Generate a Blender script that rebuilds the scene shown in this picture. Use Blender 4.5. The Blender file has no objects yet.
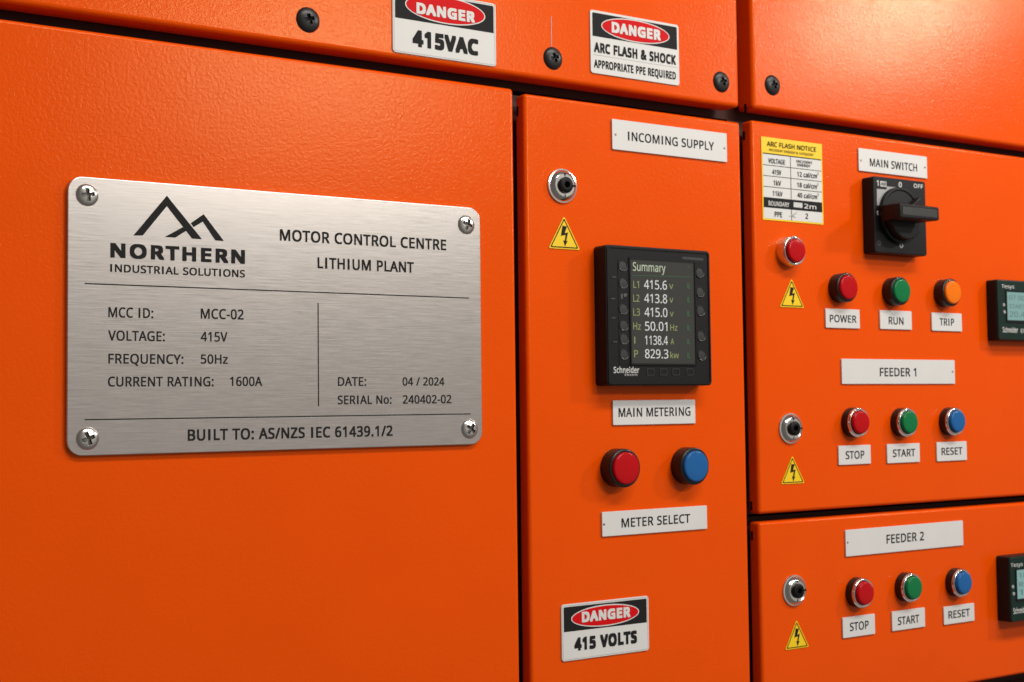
import bpy, bmesh, math, random
from mathutils import Vector, Matrix
random.seed(7)
sc = bpy.context.scene
COL = sc.collection

# ------------------------------------------------------------------ survey of the panel
# The switchboard front is the plane y = 0 (outwards is -y), metres.  The camera stands 0.8 m in front of it.
D, ZC = 0.8, 1.4
F_PX, YAW, PITCH, ROLL = 1364.9, 0.569888, 0.047328, -0.011576
_f = Vector((math.sin(YAW)*math.cos(PITCH), math.cos(YAW)*math.cos(PITCH), math.sin(PITCH)))
_r = Vector((math.cos(YAW), -math.sin(YAW), 0)); _u = _r.cross(_f)
CR = math.cos(ROLL)*_r + math.sin(ROLL)*_u
CU = -math.sin(ROLL)*_r + math.cos(ROLL)*_u
CF = _f

def P(px, py, t=0.0):
    """survey reading -> (x, z) in metres on the plane standing t metres out of the panel"""
    d = CR*((px-512)/F_PX) + CU*((341-py)/F_PX) + CF
    s = (D-t)/d.y
    return Vector((d.x*s, d.z*s+ZC))

def proj(x, z, t=0.0):
    v = Vector((x, D-t, z-ZC)); w = v.dot(CF)
    return 512+F_PX*v.dot(CR)/w, 341-F_PX*v.dot(CU)/w

def PX_at(px, py_guess, z, t=0.0):
    """x on plane t of the column px at height z"""
    y = py_guess
    for _ in range(4):
        x = P(px, y, t).x
        y = proj(x, z, t)[1]
    return P(px, y, t).x

def quad(tl, tr, br, bl, t=0.0):
    a, b, c, d = P(*tl, t), P(*tr, t), P(*br, t), P(*bl, t)
    return (a.x+d.x)/2, (b.x+c.x)/2, (c.y+d.y)/2, (a.y+b.y)/2      # x0, x1, z0, z1

# ------------------------------------------------------------------ materials
MATS = {}
def principled(name, base, rough=0.5, metal=0.0, **kw):
    m = bpy.data.materials.new(name); m.use_nodes = True
    b = m.node_tree.nodes['Principled BSDF']
    b.inputs['Base Color'].default_value = (*base, 1)
    b.inputs['Roughness'].default_value = rough
    b.inputs['Metallic'].default_value = metal
    for k, v in kw.items():
        b.inputs[k.replace('_', ' ')].default_value = v
    MATS[name] = m
    return m

def N(m, kind, **kw):
    n = m.node_tree.nodes.new(kind)
    for k, v in kw.items():
        if k.startswith('i_'): n.inputs[k[2:].replace('_', ' ')].default_value = v
        else: setattr(n, k, v)
    return n
def L(m, a, ao, b, bi): m.node_tree.links.new(a.outputs[ao], b.inputs[bi])

def coords(m, scale=(1, 1, 1)):
    tc = N(m, 'ShaderNodeTexCoord'); mp = N(m, 'ShaderNodeMapping')
    mp.inputs['Scale'].default_value = scale
    L(m, tc, 'Object', mp, 'Vector')
    return mp

def speckle(m, amount=0.06, scale=600, rough_amt=0.08, bump=0.0):
    """fine unevenness so that small plastic and print surfaces are not perfectly flat"""
    b = m.node_tree.nodes['Principled BSDF']
    mp = coords(m)
    n = N(m, 'ShaderNodeTexNoise', i_Scale=scale, i_Detail=4.0)
    n2 = N(m, 'ShaderNodeTexNoise', i_Scale=scale*0.06, i_Detail=5.0)
    L(m, mp, 'Vector', n, 'Vector'); L(m, mp, 'Vector', n2, 'Vector')
    base = b.inputs['Base Color'].default_value[:]
    hsv = N(m, 'ShaderNodeHueSaturation'); hsv.inputs['Color'].default_value = base
    mr = N(m, 'ShaderNodeMapRange'); mr.inputs['To Min'].default_value = 1-amount; mr.inputs['To Max'].default_value = 1+amount
    L(m, n2, 'Fac', mr, 'Value'); L(m, mr, 'Result', hsv, 'Value'); L(m, hsv, 'Color', b, 'Base Color')
    r0 = b.inputs['Roughness'].default_value
    mr2 = N(m, 'ShaderNodeMapRange'); mr2.inputs['To Min'].default_value = max(0.02, r0-rough_amt); mr2.inputs['To Max'].default_value = r0+rough_amt
    L(m, n, 'Fac', mr2, 'Value'); L(m, mr2, 'Result', b, 'Roughness')
    if bump:
        bp = N(m, 'ShaderNodeBump', i_Strength=bump, i_Distance=0.0003)
        L(m, n, 'Fac', bp, 'Height'); L(m, bp, 'Normal', b, 'Normal')

def orange_paint():
    m = principled('orange_powder_coat', (0.76, 0.0725, 0.0002), 0.36)
    b = m.node_tree.nodes['Principled BSDF']
    b.inputs['Specular IOR Level'].default_value = 0.20
    b.inputs['Specular Tint'].default_value = (1.0, 0.87, 0.42, 1)
    mp = coords(m)
    n1 = N(m, 'ShaderNodeTexNoise', i_Scale=430.0, i_Detail=2.5, i_Roughness=0.55, i_Distortion=0.6)
    n2 = N(m, 'ShaderNodeTexNoise', i_Scale=1500.0, i_Detail=2.0)
    n3 = N(m, 'ShaderNodeTexNoise', i_Scale=14.0, i_Detail=6.0, i_Roughness=0.6)
    n4 = N(m, 'ShaderNodeTexNoise', i_Scale=5.0, i_Detail=3.0)
    for n in (n1, n2, n3, n4): L(m, mp, 'Vector', n, 'Vector')
    add = N(m, 'ShaderNodeMath', operation='MULTIPLY_ADD'); add.inputs[1].default_value = 0.34
    L(m, n2, 'Fac', add, 0); L(m, n1, 'Fac', add, 2)
    bp = N(m, 'ShaderNodeBump', i_Strength=1.0, i_Distance=0.00016)
    L(m, add, 'Value', bp, 'Height')
    bp2 = N(m, 'ShaderNodeBump', i_Strength=0.35, i_Distance=0.002)
    L(m, n4, 'Fac', bp2, 'Height'); L(m, bp, 'Normal', bp2, 'Normal')
    L(m, bp2, 'Normal', b, 'Normal')
    mr = N(m, 'ShaderNodeMapRange'); mr.inputs['To Min'].default_value = 0.19; mr.inputs['To Max'].default_value = 0.26
    L(m, n3, 'Fac', mr, 'Value'); L(m, mr, 'Result', b, 'Roughness')
    hsv = N(m, 'ShaderNodeHueSaturation'); hsv.inputs['Color'].default_value = (0.76, 0.0725, 0.0002, 1)
    mr3 = N(m, 'ShaderNodeMapRange'); mr3.inputs['To Min'].default_value = 0.94; mr3.inputs['To Max'].default_value = 1.05
    L(m, n3, 'Fac', mr3, 'Value'); L(m, mr3, 'Result', hsv, 'Value'); L(m, hsv, 'Color', b, 'Base Color')
    return m

def brushed_steel():
    m = principled('brushed_stainless_steel', (0.535, 0.500, 0.476), 0.36, 1.0)
    b = m.node_tree.nodes['Principled BSDF']
    b.inputs['Anisotropic'].default_value = 0.55
    tg = N(m, 'ShaderNodeTangent', direction_type='RADIAL', axis='Z')
    mp = coords(m, (26, 1, 3000)); mp2 = coords(m, (60, 1, 1300))
    n1 = N(m, 'ShaderNodeTexNoise', i_Scale=1.0, i_Detail=3.0, i_Roughness=0.6)
    n2 = N(m, 'ShaderNodeTexNoise', i_Scale=1.0, i_Detail=4.0, i_Roughness=0.7)
    L(m, mp, 'Vector', n1, 'Vector'); L(m, mp2, 'Vector', n2, 'Vector')
    mix = N(m, 'ShaderNodeMath', operation='ADD'); L(m, n1, 'Fac', mix, 0); L(m, n2, 'Fac', mix, 1)
    mr = N(m, 'ShaderNodeMapRange'); mr.inputs['From Min'].default_value = 0.6; mr.inputs['From Max'].default_value = 1.4
    mr.inputs['To Min'].default_value = 0.28; mr.inputs['To Max'].default_value = 0.46
    L(m, mix, 'Value', mr, 'Value'); L(m, mr, 'Result', b, 'Roughness')
    ramp = N(m, 'ShaderNodeMapRange'); ramp.inputs['From Min'].default_value = 0.6; ramp.inputs['From Max'].default_value = 1.4
    ramp.inputs['To Min'].default_value = 0.82; ramp.inputs['To Max'].default_value = 1.16
    L(m, mix, 'Value', ramp, 'Value')
    hsv = N(m, 'ShaderNodeHueSaturation'); hsv.inputs['Color'].default_value = (0.535, 0.500, 0.476, 1)
    L(m, ramp, 'Result', hsv, 'Value'); L(m, hsv, 'Color', b, 'Base Color')
    bp = N(m, 'ShaderNodeBump', i_Strength=0.16, i_Distance=0.0001)
    L(m, mix, 'Value', bp, 'Height'); L(m, bp, 'Normal', b, 'Normal')
    return m

def emitter(name, col, strength, base=(0.01, 0.01, 0.01)):
    m = principled(name, base, 0.35)
    b = m.node_tree.nodes['Principled BSDF']
    b.inputs['Emission Color'].default_value = (*col, 1)
    b.inputs['Emission Strength'].default_value = strength
    return m

ORANGE = orange_paint()
STEEL = brushed_steel()
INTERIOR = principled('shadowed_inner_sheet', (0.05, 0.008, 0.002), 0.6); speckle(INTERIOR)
CHROME = principled('polished_chrome', (0.72, 0.71, 0.69), 0.16, 1.0); speckle(CHROME, 0.05, 900, 0.05)
SATINCHROME = principled('satin_chrome', (0.80, 0.78, 0.75), 0.17, 1.0); speckle(SATINCHROME, 0.06, 900, 0.08)
SATIN = principled('satin_screw_steel', (0.70, 0.675, 0.64), 0.25, 1.0); speckle(SATIN, 0.10, 700, 0.07)
BLACKSTEEL = principled('black_oxide_steel', (0.014, 0.014, 0.014), 0.36, 0.0, Specular_IOR_Level=0.4); speckle(BLACKSTEEL, 0.2, 900, 0.08, 0.15)
RECESS_SHADE = principled('shade_dark_recess_steel', (0.10, 0.095, 0.09), 0.5, 0.8); speckle(RECESS_SHADE, 0.2, 900)  # screw steel darkened: the shade inside the recess is put into the colour
BLACK = principled('black_moulded_plastic', (0.010, 0.010, 0.0105), 0.42, Specular_IOR_Level=0.17); speckle(BLACK, 0.15, 1300, 0.06, 0.2)
COLLAR = principled('dark_collar_plastic', (0.010, 0.009, 0.009), 0.30, Specular_IOR_Level=0.35); speckle(COLLAR, 0.15, 900, 0.06)
RUBBER = principled('matt_black_barrel', (0.005, 0.005, 0.005), 0.45, Specular_IOR_Level=0.15); speckle(RUBBER, 0.15, 900, 0.06)
DGREEN = principled('dark_green_housing', (0.007, 0.022, 0.017), 0.40, Specular_IOR_Level=0.2); speckle(DGREEN, 0.15, 1300, 0.06, 0.2)
WHITE = principled('white_laminate', (0.63, 0.622, 0.612), 0.45); speckle(WHITE, 0.04, 800, 0.06, 0.06)
SIGNWHITE = principled('white_sign_vinyl', (0.64, 0.635, 0.62), 0.45, Specular_IOR_Level=0.3); speckle(SIGNWHITE, 0.04, 700, 0.06, 0.05)
INK = principled('black_ink', (0.012, 0.012, 0.012), 0.65, Specular_IOR_Level=0.15); speckle(INK, 0.1, 900)
ENGRAVE = principled('black_engraving_fill', (0.010, 0.010, 0.010), 0.7, Specular_IOR_Level=0.2); speckle(ENGRAVE, 0.1, 900)
GREYINK = principled('grey_ink', (0.33, 0.33, 0.33), 0.5); speckle(GREYINK, 0.1, 900)
SIGNRED = principled('red_sign_ink', (0.58, 0.004, 0.006), 0.55, Specular_IOR_Level=0.1); speckle(SIGNRED, 0.06, 700)
YELLOW = principled('yellow_vinyl', (0.84, 0.56, 0.010), 0.42, Specular_IOR_Level=0.3); speckle(YELLOW, 0.05, 700)
PALEINK = principled('pale_pad_print', (0.55, 0.55, 0.54), 0.5); speckle(PALEINK, 0.1, 900)
FAINT = principled('barely_visible_print', (0.018, 0.018, 0.018), 0.5); speckle(FAINT, 0.1, 900)
DIMINK = principled('faint_pad_print', (0.06, 0.06, 0.058), 0.5); speckle(DIMINK, 0.1, 900)
def cap_mat(name, col):
    m = principled(name, col, 0.22, Specular_IOR_Level=0.18); speckle(m, 0.06, 600, 0.06); return m
CAPS = {'red': cap_mat('red_lens', (0.43, 0.002, 0.005)), 'green': cap_mat('green_lens', (0.005, 0.155, 0.048)),
        'blue': cap_mat('blue_lens', (0.014, 0.105, 0.31)), 'amber': cap_mat('amber_lens', (0.80, 0.165, 0.004))}
SCREEN = emitter('dark_lcd_glass', (0.050, 0.048, 0.041), 0.38, (0.015, 0.016, 0.014))
SCREEN.node_tree.nodes['Principled BSDF'].inputs['Roughness'].default_value = 0.22
PIX_WHITE = emitter('lit_white_pixels', (0.88, 0.88, 0.84), 0.75)
PIX_GREEN = emitter('lit_olive_pixels', (0.46, 0.50, 0.18), 0.6)
PIX_DIMGREEN = emitter('lit_green_pixels', (0.03, 0.16, 0.05), 0.4)
PIX_TITLE = emitter('lit_pale_green_pixels', (0.62, 0.68, 0.48), 0.75)
LCD = emitter('pale_backlit_lcd', (0.30, 0.60, 0.56), 0.50, (0.05, 0.06, 0.06))
LCDINK = principled('lcd_segments', (0.10, 0.17, 0.17), 0.5); speckle(LCDINK, 0.1, 900)

# ------------------------------------------------------------------ mesh helpers
def link(name, me, mat, parent=None, loc=(0, 0, 0)):
    o = bpy.data.objects.new(name, me); COL.objects.link(o)
    if mat and not me.materials: me.materials.append(mat)
    if parent is not None: o.parent = parent
    o.location = loc
    return o

def tag(o, label, cat, group=None, kind=None):
    o['label'] = label; o['category'] = cat
    if group: o['group'] = group
    if kind: o['kind'] = kind
    return o

def thing(name, label, cat, loc, group=None):
    o = bpy.data.objects.new(name, None); COL.objects.link(o)
    o.empty_display_size = 0.01; o.location = loc
    return tag(o, label, cat, group)

def from_bm(name, bm, smooth=None, flat_axes=False):
    """large flat faces stay flat so that rounded edges do not bend their shading"""
    bm.normal_update()
    if smooth is not None:
        for f in bm.faces:
            n = f.normal
            f.smooth = not (abs(n.y) > 0.9995 or (flat_axes and max(abs(n.x), abs(n.z)) > 0.9995))
        for e in bm.edges:
            if len(e.link_faces) == 2 and e.calc_face_angle(0) > math.radians(smooth): e.smooth = False
    me = bpy.data.meshes.new(name); bm.to_mesh(me); bm.free()
    return me

def box_bm(x0, x1, y0, y1, z0, z1, bevel=0.0, seg=3):
    bm = bmesh.new(); bmesh.ops.create_cube(bm, size=1)
    for v in bm.verts:
        v.co = Vector(((x0+x1)/2+v.co.x*(x1-x0), (y0+y1)/2+v.co.y*(y1-y0), (z0+z1)/2+v.co.z*(z1-z0)))
    if bevel:
        bmesh.ops.bevel(bm, geom=bm.edges[:], offset=bevel, segments=seg, profile=0.5, affect='EDGES')
    return bm

def rrect(x0, x1, z0, z1, r, n=6):
    pts = []
    for cx, cz, a0 in ((x1-r, z1-r, 0), (x0+r, z1-r, 90), (x0+r, z0+r, 180), (x1-r, z0+r, 270)):
        for k in range(n+1):
            a = math.radians(a0+90*k/n); pts.append((cx+r*math.cos(a), cz+r*math.sin(a)))
    return pts

def prism_mesh(name, pts, y_back, y_front, bevel=0.0, smooth=None, seg=2):
    """closed outline in (x, z), standing from y_back to y_front (outwards is smaller y)"""
    bm = bmesh.new()
    A = sum(pts[i][0]*pts[(i+1) % len(pts)][1]-pts[(i+1) % len(pts)][0]*pts[i][1] for i in range(len(pts)))
    if A < 0: pts = pts[::-1]
    f = [bm.verts.new((x, y_front, z)) for x, z in pts]
    b = [bm.verts.new((x, y_back, z)) for x, z in pts]
    ff = bm.faces.new(f)
    bm.faces.new(b[::-1])
    n = len(pts)
    for i in range(n):
        bm.faces.new((f[i], b[i], b[(i+1) % n], f[(i+1) % n]))
    bmesh.ops.recalc_face_normals(bm, faces=bm.faces[:])
    if bevel:
        bmesh.ops.bevel(bm, geom=[e for e in ff.edges], offset=bevel, segments=seg, profile=0.5, affect='EDGES')
    return from_bm(name, bm, smooth)

def flat_mesh(name, polys, y):
    """printed film: polygons (x, z) lying at depth y, facing outwards, as a closed thin sheet"""
    bm = bmesh.new()
    for pts in polys:
        A = sum(pts[i][0]*pts[(i+1) % len(pts)][1]-pts[(i+1) % len(pts)][0]*pts[i][1] for i in range(len(pts)))
        if A < 0: pts = pts[::-1]
        bm.faces.new([bm.verts.new((x, y, z)) for x, z in pts])
    return from_bm(name, bm)

def lathe_mesh(name, prof, seg=48, smooth=35, closed_front=True):
    """prof: (radius, outward distance) from the panel outwards, turned about the y axis"""
    bm = bmesh.new(); rings = []
    for r, d in prof:
        if r < 1e-7: rings.append([bm.verts.new((0, -d, 0))])
        else: rings.append([bm.verts.new((r*math.cos(2*math.pi*k/seg), -d, r*math.sin(2*math.pi*k/seg))) for k in range(seg)])
    for a, b in zip(rings, rings[1:]):
        for k in range(seg):
            k2 = (k+1) % seg
            if len(a) == 1 and len(b) == 1: continue
            if len(b) == 1: bm.faces.new((a[k], a[k2], b[0]))
            elif len(a) == 1: bm.faces.new((a[0], b[k2], b[k]))
            else: bm.faces.new((a[k], a[k2], b[k2], b[k]))
    bmesh.ops.recalc_face_normals(bm, faces=bm.faces[:])
    return from_bm(name, bm, smooth)

def ellipse(cx, cz, a, b, n=48):
    return [(cx+a*math.cos(2*math.pi*k/n), cz+b*math.sin(2*math.pi*k/n)) for k in range(n)]

def load_font():
    # Blender's own bundled sans serif; falls back to the built-in one
    try:
        import os
        return bpy.data.fonts.load(os.path.join(bpy.utils.system_resource('DATAFILES', path='fonts'), 'NotoSansMath-Regular.woff2'))
    except Exception:
        return None
FONT = load_font()
def raw_text(s, res=5):
    cu = bpy.data.curves.new('lettering', 'FONT'); cu.body = s; cu.size = 1.0
    if FONT: cu.font = FONT
    cu.resolution_u = res; cu.fill_mode = 'FRONT'
    o = bpy.data.objects.new('lettering', cu); COL.objects.link(o)
    dg = bpy.context.evaluated_depsgraph_get(); dg.update()
    me = bpy.data.meshes.new_from_object(o.evaluated_get(dg))
    bpy.data.objects.remove(o); bpy.data.curves.remove(cu)
    return me
def span(s):
    me = raw_text(s); xs = [v.co.x for v in me.vertices]; bpy.data.meshes.remove(me)
    return min(xs), max(xs)
_bar = span('||'); _gl = {}
_h = raw_text('H'); CAPH = max(v.co.y for v in _h.vertices); bpy.data.meshes.remove(_h)
def glyph(c):
    """(vertices, faces, boundary normals, advance) of one character, strokes unthickened"""
    if c in _gl: return _gl[c]
    if c == 'I':                                # plain bar, as on engraved sans-serif plates
        bm = bmesh.new(); w_ = 0.080
        bm.faces.new([bm.verts.new(p) for p in ((0.098, 0, 0), (0.098+w_, 0, 0), (0.098+w_, CAPH, 0), (0.098, CAPH, 0))]); adv = 0.288
    else:
        if c == ' ': adv = 0.20; bm = bmesh.new()
        else:
            lo, hi = span('|'+c+'|'); adv = (hi-lo)-(_bar[1]-_bar[0])
            bm = bmesh.new(); me = raw_text(c); bm.from_mesh(me); bpy.data.meshes.remove(me)
            bmesh.ops.remove_doubles(bm, verts=bm.verts[:], dist=1e-5)
    bm.verts.index_update()
    out = ([v.co.copy() for v in bm.verts], [[v.index for v in f.verts] for f in bm.faces], adv)
    bm.free(); _gl[c] = out
    return out
def text_mesh(s, offset=0.0):
    """the words as one print; bold strokes are laid down several times, each pass a hair further out (z, in metres) and to one side"""
    sq = lambda a, f: f(a)/max(abs(math.cos(a)), abs(math.sin(a)))*0.88
    V, Fc = [], []
    n = 0 if not offset else (8 if offset < 0.025 else 16)
    passes = [(0.0, 0.0, 0.0)] + [(offset*sq(2*math.pi*i/n, math.cos), offset*sq(2*math.pi*i/n, math.sin), 7e-6*(i+1)) for i in range(n)]
    for dx, dy, dz in passes:
        x = 0.0
        for c in s:
            vs, fs, adv = glyph(c); k = len(V)
            V += [(v.x+x+dx, v.y+dy, dz+v.z) for v in vs]
            Fc += [[i+k for i in f] for f in fs]
            x += adv+offset*(2.4 if s == 'NORTHERN' else 1.2)
    me = bpy.data.meshes.new('lettering'); me.from_pydata(V, [], Fc); me.update()
    return me
def cap_height(offset): return -offset, CAPH+offset

def lettering(s, x0, x1, zb, cap, y, parent, mat, bold=0.0, root=(0, 0), name='lettering'):
    """the words s spanning x0..x1 on baseline zb with capitals of height cap, on the plane at depth y"""
    me = text_mesh(s, bold)
    xs = [v.co.x for v in me.vertices]; a, b = min(xs), max(xs)
    lo, hi = cap_height(bold)
    for v in me.vertices:
        X, Y, Z = v.co
        v.co = Vector((x0+(X-a)*(x1-x0)/(b-a)-root[0], y-Z, zb+(Y-lo)*cap/(hi-lo)-root[1]))
    me.materials.clear()
    return link(name, me, mat, parent)

def lettering_px(s, xl, xr, yb, cap, t, parent, mat, root, bold=0.0, eps=0.00012, name='lettering'):
    """as lettering(), from survey readings: ends xl, xr, baseline yb and capital height at the left end"""
    p = P(xl, yb, t); top = P(xl, yb-cap, t)
    x1 = PX_at(xr, yb, p.y, t)
    return lettering(s, p.x, x1, p.y, top.y-p.y, -t-eps, parent, mat, bold, root, name)

def screw_mesh(name, R, h, slot_r, slot_w, ang, depth, mat, recess_mat):
    """low domed head with a real cross recess"""
    seg, nr = 144, 56
    bm = bmesh.new(); c, s_ = math.cos(ang), math.sin(ang)
    def cut(r, a):
        x, y = r*math.cos(a), r*math.sin(a)
        u, v = abs(x*c+y*s_), abs(-x*s_+y*c)
        def inside(p, q_):
            return max(0, min(1, (slot_w/2-q_)/(R*0.035)))*max(0, min(1, (slot_r-p)/(R*0.05)))
        return max(inside(u, v), inside(v, u))
    def height(r, a):
        q = r/R
        z = h*(1-0.62*q*q-0.38*q**8)
        return z-depth*cut(r, a)*(1-0.45*min(1, r/slot_r))
    rows = [[bm.verts.new((0, -height(0, 0), 0))]]
    for i in range(1, nr+1):
        r = R*i/nr
        rows.append([bm.verts.new((r*math.cos(2*math.pi*k/seg), -height(r, 2*math.pi*k/seg), r*math.sin(2*math.pi*k/seg))) for k in range(seg)])
    rows.append([bm.verts.new((R*math.cos(2*math.pi*k/seg), 0.0002, R*math.sin(2*math.pi*k/seg))) for k in range(seg)])
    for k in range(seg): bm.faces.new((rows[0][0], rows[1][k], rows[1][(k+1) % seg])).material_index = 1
    for i, (a, b) in enumerate(zip(rows[1:], rows[2:])):
        for k in range(seg):
            f = bm.faces.new((a[k], b[k], b[(k+1) % seg], a[(k+1) % seg]))
            if i < nr-1 and cut(R*(i+1.5)/nr, 2*math.pi*(k+.5)/seg) > 0.35: f.material_index = 1  # cross faces take the darker material, painting in the recess shade
    bmesh.ops.recalc_face_normals(bm, faces=bm.faces[:])
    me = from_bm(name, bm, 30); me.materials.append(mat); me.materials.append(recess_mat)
    return me

# ------------------------------------------------------------------ cabinets: sheet steel doors and the bodies behind them
TH = 0.021            # folded door depth
def panel_mesh(name, w, h, bev=0.0026, depth=0.0125):
    bm = box_bm(-w/2, w/2, 0, depth, -h/2, h/2, bev, 4)
    return from_bm(name, bm, 50, True)

def cabinet(label, x0, x1, z0, z1, slots=()):
    cx, cz = (x0+x1)/2, (z0+z1)/2
    t = thing('electrical_cabinet', label, 'cabinet', (cx, TH+0.2, z0), 'orange switchboard cabinets')
    w, h = x1-x0, z1-z0
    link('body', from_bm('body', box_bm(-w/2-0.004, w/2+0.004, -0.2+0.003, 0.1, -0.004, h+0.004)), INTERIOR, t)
    d = link('door', panel_mesh('door', w, h), ORANGE, t, (0, -TH-0.2, h/2))
    for zz in slots:      # punched hinge slot in the folded side
        link('hinge_slot', from_bm('hinge_slot', box_bm(-0.0003, 0.0006, 0.0075, 0.0098, -0.0034, 0.0034)), RUBBER, d, (-w/2, 0, zz-cz))
    return t

def cover(label, x0, x1, z0, z1, screws, slots=()):
    cx, cz = (x0+x1)/2, (z0+z1)/2
    w, h = x1-x0, z1-z0
    o = link('wireway_cover', panel_mesh('wireway_cover', w, h, 0.0032, 0.019), ORANGE, None, (cx, 0, cz))
    tag(o, label, 'cover', 'orange upper covers')
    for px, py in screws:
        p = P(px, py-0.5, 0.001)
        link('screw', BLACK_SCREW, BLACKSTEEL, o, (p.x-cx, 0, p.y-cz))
    for zz in slots:
        link('edge_slot', from_bm('edge_slot', box_bm(-0.0003, 0.0006, 0.0075, 0.0098, -0.0034, 0.0034)), RUBBER, o, (-w/2, 0, zz-cz))
    return o

BLACK_SCREW = screw_mesh('screw', 0.0083, 0.0032, 0.0034, 0.0025, 0.30, 0.0026, BLACKSTEEL, RUBBER)  # black stands in for the shade inside the cross

# heights and widths read off the panel
ZT1, ZT2, ZT3 = (P(0, 17.3).y+P(512, 89.1).y)/2, (P(526, 93.5).y+P(739.4, 122).y)/2, (P(750.6, 120.9).y+P(1024, 156).y)/2
ZT = max(ZT1, ZT2, ZT3)
XA = (P(512, 89.1).x+P(522, 682).x)/2
XB0 = (P(525.3, 95).x+P(530, 682).x)/2
XB1 = (P(739.4, 122).x+P(752, 682).x)/2
XC0 = (P(757, 300).x+P(757.5, 514).x+P(761, 640).x)/3
ZC3 = (P(760, 514.4).y+P(880, 505.5).y)/2
ZC4 = (P(760, 523.5).y+P(880, 513).y+P(1024, 502.1).y)/3
ZC4b = P(1016, 675).y
ZCOV = (P(0, 0).y*0+P(280, 39).y+P(524, 78).y+P(739, 108).y)/3
ZCOVB = (P(753, 109).y+P(1024, 146).y)/2
XCA = P(738.8, 50).x
XCB = P(752, 60).x
print('SURVEY', ZT1, ZT2, ZT3, ZCOV, ZCOVB, [round(v, 4) for v in (ZT, XA, XB0, XB1, XC0, ZC3, ZC4, ZC4b, ZCOV, XCA, XCB)])

cabinet('wide blank orange cabinet door carrying the brushed steel nameplate', -0.62, XA, 0.75, ZT1)
cabinet('narrow orange cabinet door carrying the square black meter and two large buttons', XB0, XB1, 0.75, ZT2, (P(517, 108).y,))
cabinet('orange cabinet door carrying the black rotary switch and FEEDER 1 label', XC0, XC0+0.62, ZC3, ZT3, (P(745, 133).y, P(751, 507).y))
cabinet('orange cabinet door carrying the FEEDER 2 label', XC0, XC0+0.62, ZC4b, ZC4, (P(752, 537).y,))
cabinet('bare orange cabinet door below the FEEDER 2 door, barely showing', XC0, XC0+0.62, 0.75, ZC4b-0.011)
ca = cover('long orange upper cover with two danger signs and three black screws', -0.62, XCA, ZCOV, ZCOV+0.36,
           ((308.6, 20), (553.6, 58.6), (722, 82.2)))
cb = cover('orange upper cover with bright sheen and one black screw above the rotary switch door', XCB, XCB+0.64, ZCOVB, ZCOV+0.36,
           ((773.2, 85.5),), (P(745, 105).y,))
# hairline scratch above the middle screw, its glint painted on as a pale line
a, b = P(552.7, 16, 0.002), P(553.1, 46, 0.002)
cl = ca.location
link('scratch_glint', flat_mesh('scratch_glint', [[(a.x-0.00025-cl.x, a.y-cl.z), (a.x+0.0002-cl.x, a.y-cl.z), (b.x+0.0003-cl.x, b.y-cl.z), (b.x-0.0002-cl.x, b.y-cl.z)]], -0.00012), GREYINK, ca)
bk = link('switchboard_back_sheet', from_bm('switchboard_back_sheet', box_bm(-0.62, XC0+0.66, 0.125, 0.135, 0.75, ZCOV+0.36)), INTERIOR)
tag(bk, 'dark steel sheet closing the switchboard behind the gaps between orange panels', 'back sheet', kind='structure')
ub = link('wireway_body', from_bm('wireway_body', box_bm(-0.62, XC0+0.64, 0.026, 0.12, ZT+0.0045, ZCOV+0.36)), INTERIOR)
tag(ub, 'dark sheet steel channel behind the orange upper covers', 'wireway', kind='structure')

# ------------------------------------------------------------------ steel nameplate
PT = 0.0032
x0, x1, z0, z1 = quad((68.3, 174.4), (480, 209.2), (482.6, 442.5), (66.2, 458.5), PT)
PR = ((x0+x1)/2, (z0+z1)/2)
w, h = x1-x0, z1-z0
plate = link('nameplate', prism_mesh('nameplate', rrect(-w/2, w/2, -h/2, h/2, 0.0088, 8), -0.0004, -PT, 0.0005, 40), STEEL, None, (PR[0], 0, PR[1]))
tag(plate, 'brushed steel nameplate reading MOTOR CONTROL CENTRE LITHIUM PLANT, held by four screws', 'nameplate')
SCREW = [screw_mesh('screw', 0.0067, 0.0026, 0.0038, 0.0022, a_, 0.0021, SATIN, RECESS_SHADE) for a_ in (0.15, 1.2, 0.9, 0.35)]
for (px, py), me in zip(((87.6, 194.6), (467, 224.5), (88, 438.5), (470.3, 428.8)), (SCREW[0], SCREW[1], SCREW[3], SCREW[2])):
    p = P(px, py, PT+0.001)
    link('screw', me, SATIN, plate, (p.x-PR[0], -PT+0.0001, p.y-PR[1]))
def z1px(x, y): return (x/4.2625+50, y/4.2625+160)
def plate_poly(pts): return [((lambda q: (q.x-PR[0], q.y-PR[1]))(P(*z1px(*p), PT))) for p in pts]
link('emblem', flat_mesh('emblem', [
    plate_poly([(355, 322), (498, 152), (498, 197), (395, 322)]),
    plate_poly([(498, 152), (648, 338), (605, 335), (498, 197)]),
    plate_poly([(600, 269), (655, 231), (651, 263), (611, 287)]),
    plate_poly([(655, 231), (741, 345), (705, 343), (651, 263)]),
    plate_poly([(489, 328), (566, 286), (580, 302), (534, 331)])], -PT-0.00012), ENGRAVE, plate)
T = lambda s, xl, xr, yb, cap, b=0.013: lettering_px(s, xl, xr, yb, cap, PT, plate, ENGRAVE, PR, b)
T('NORTHERN', 110.4, 244.9, 257.6, 15.0, 0.040)
T('INDUSTRIAL SOLUTIONS', 110.2, 244.9, 271.8, 7.9, 0.018)
T('MOTOR CONTROL CENTRE', 279.9, 446.2, 240.6, 11.6, 0.020)
T('LITHIUM PLANT', 317.6, 413.8, 268.3, 11.2, 0.020)
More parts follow.
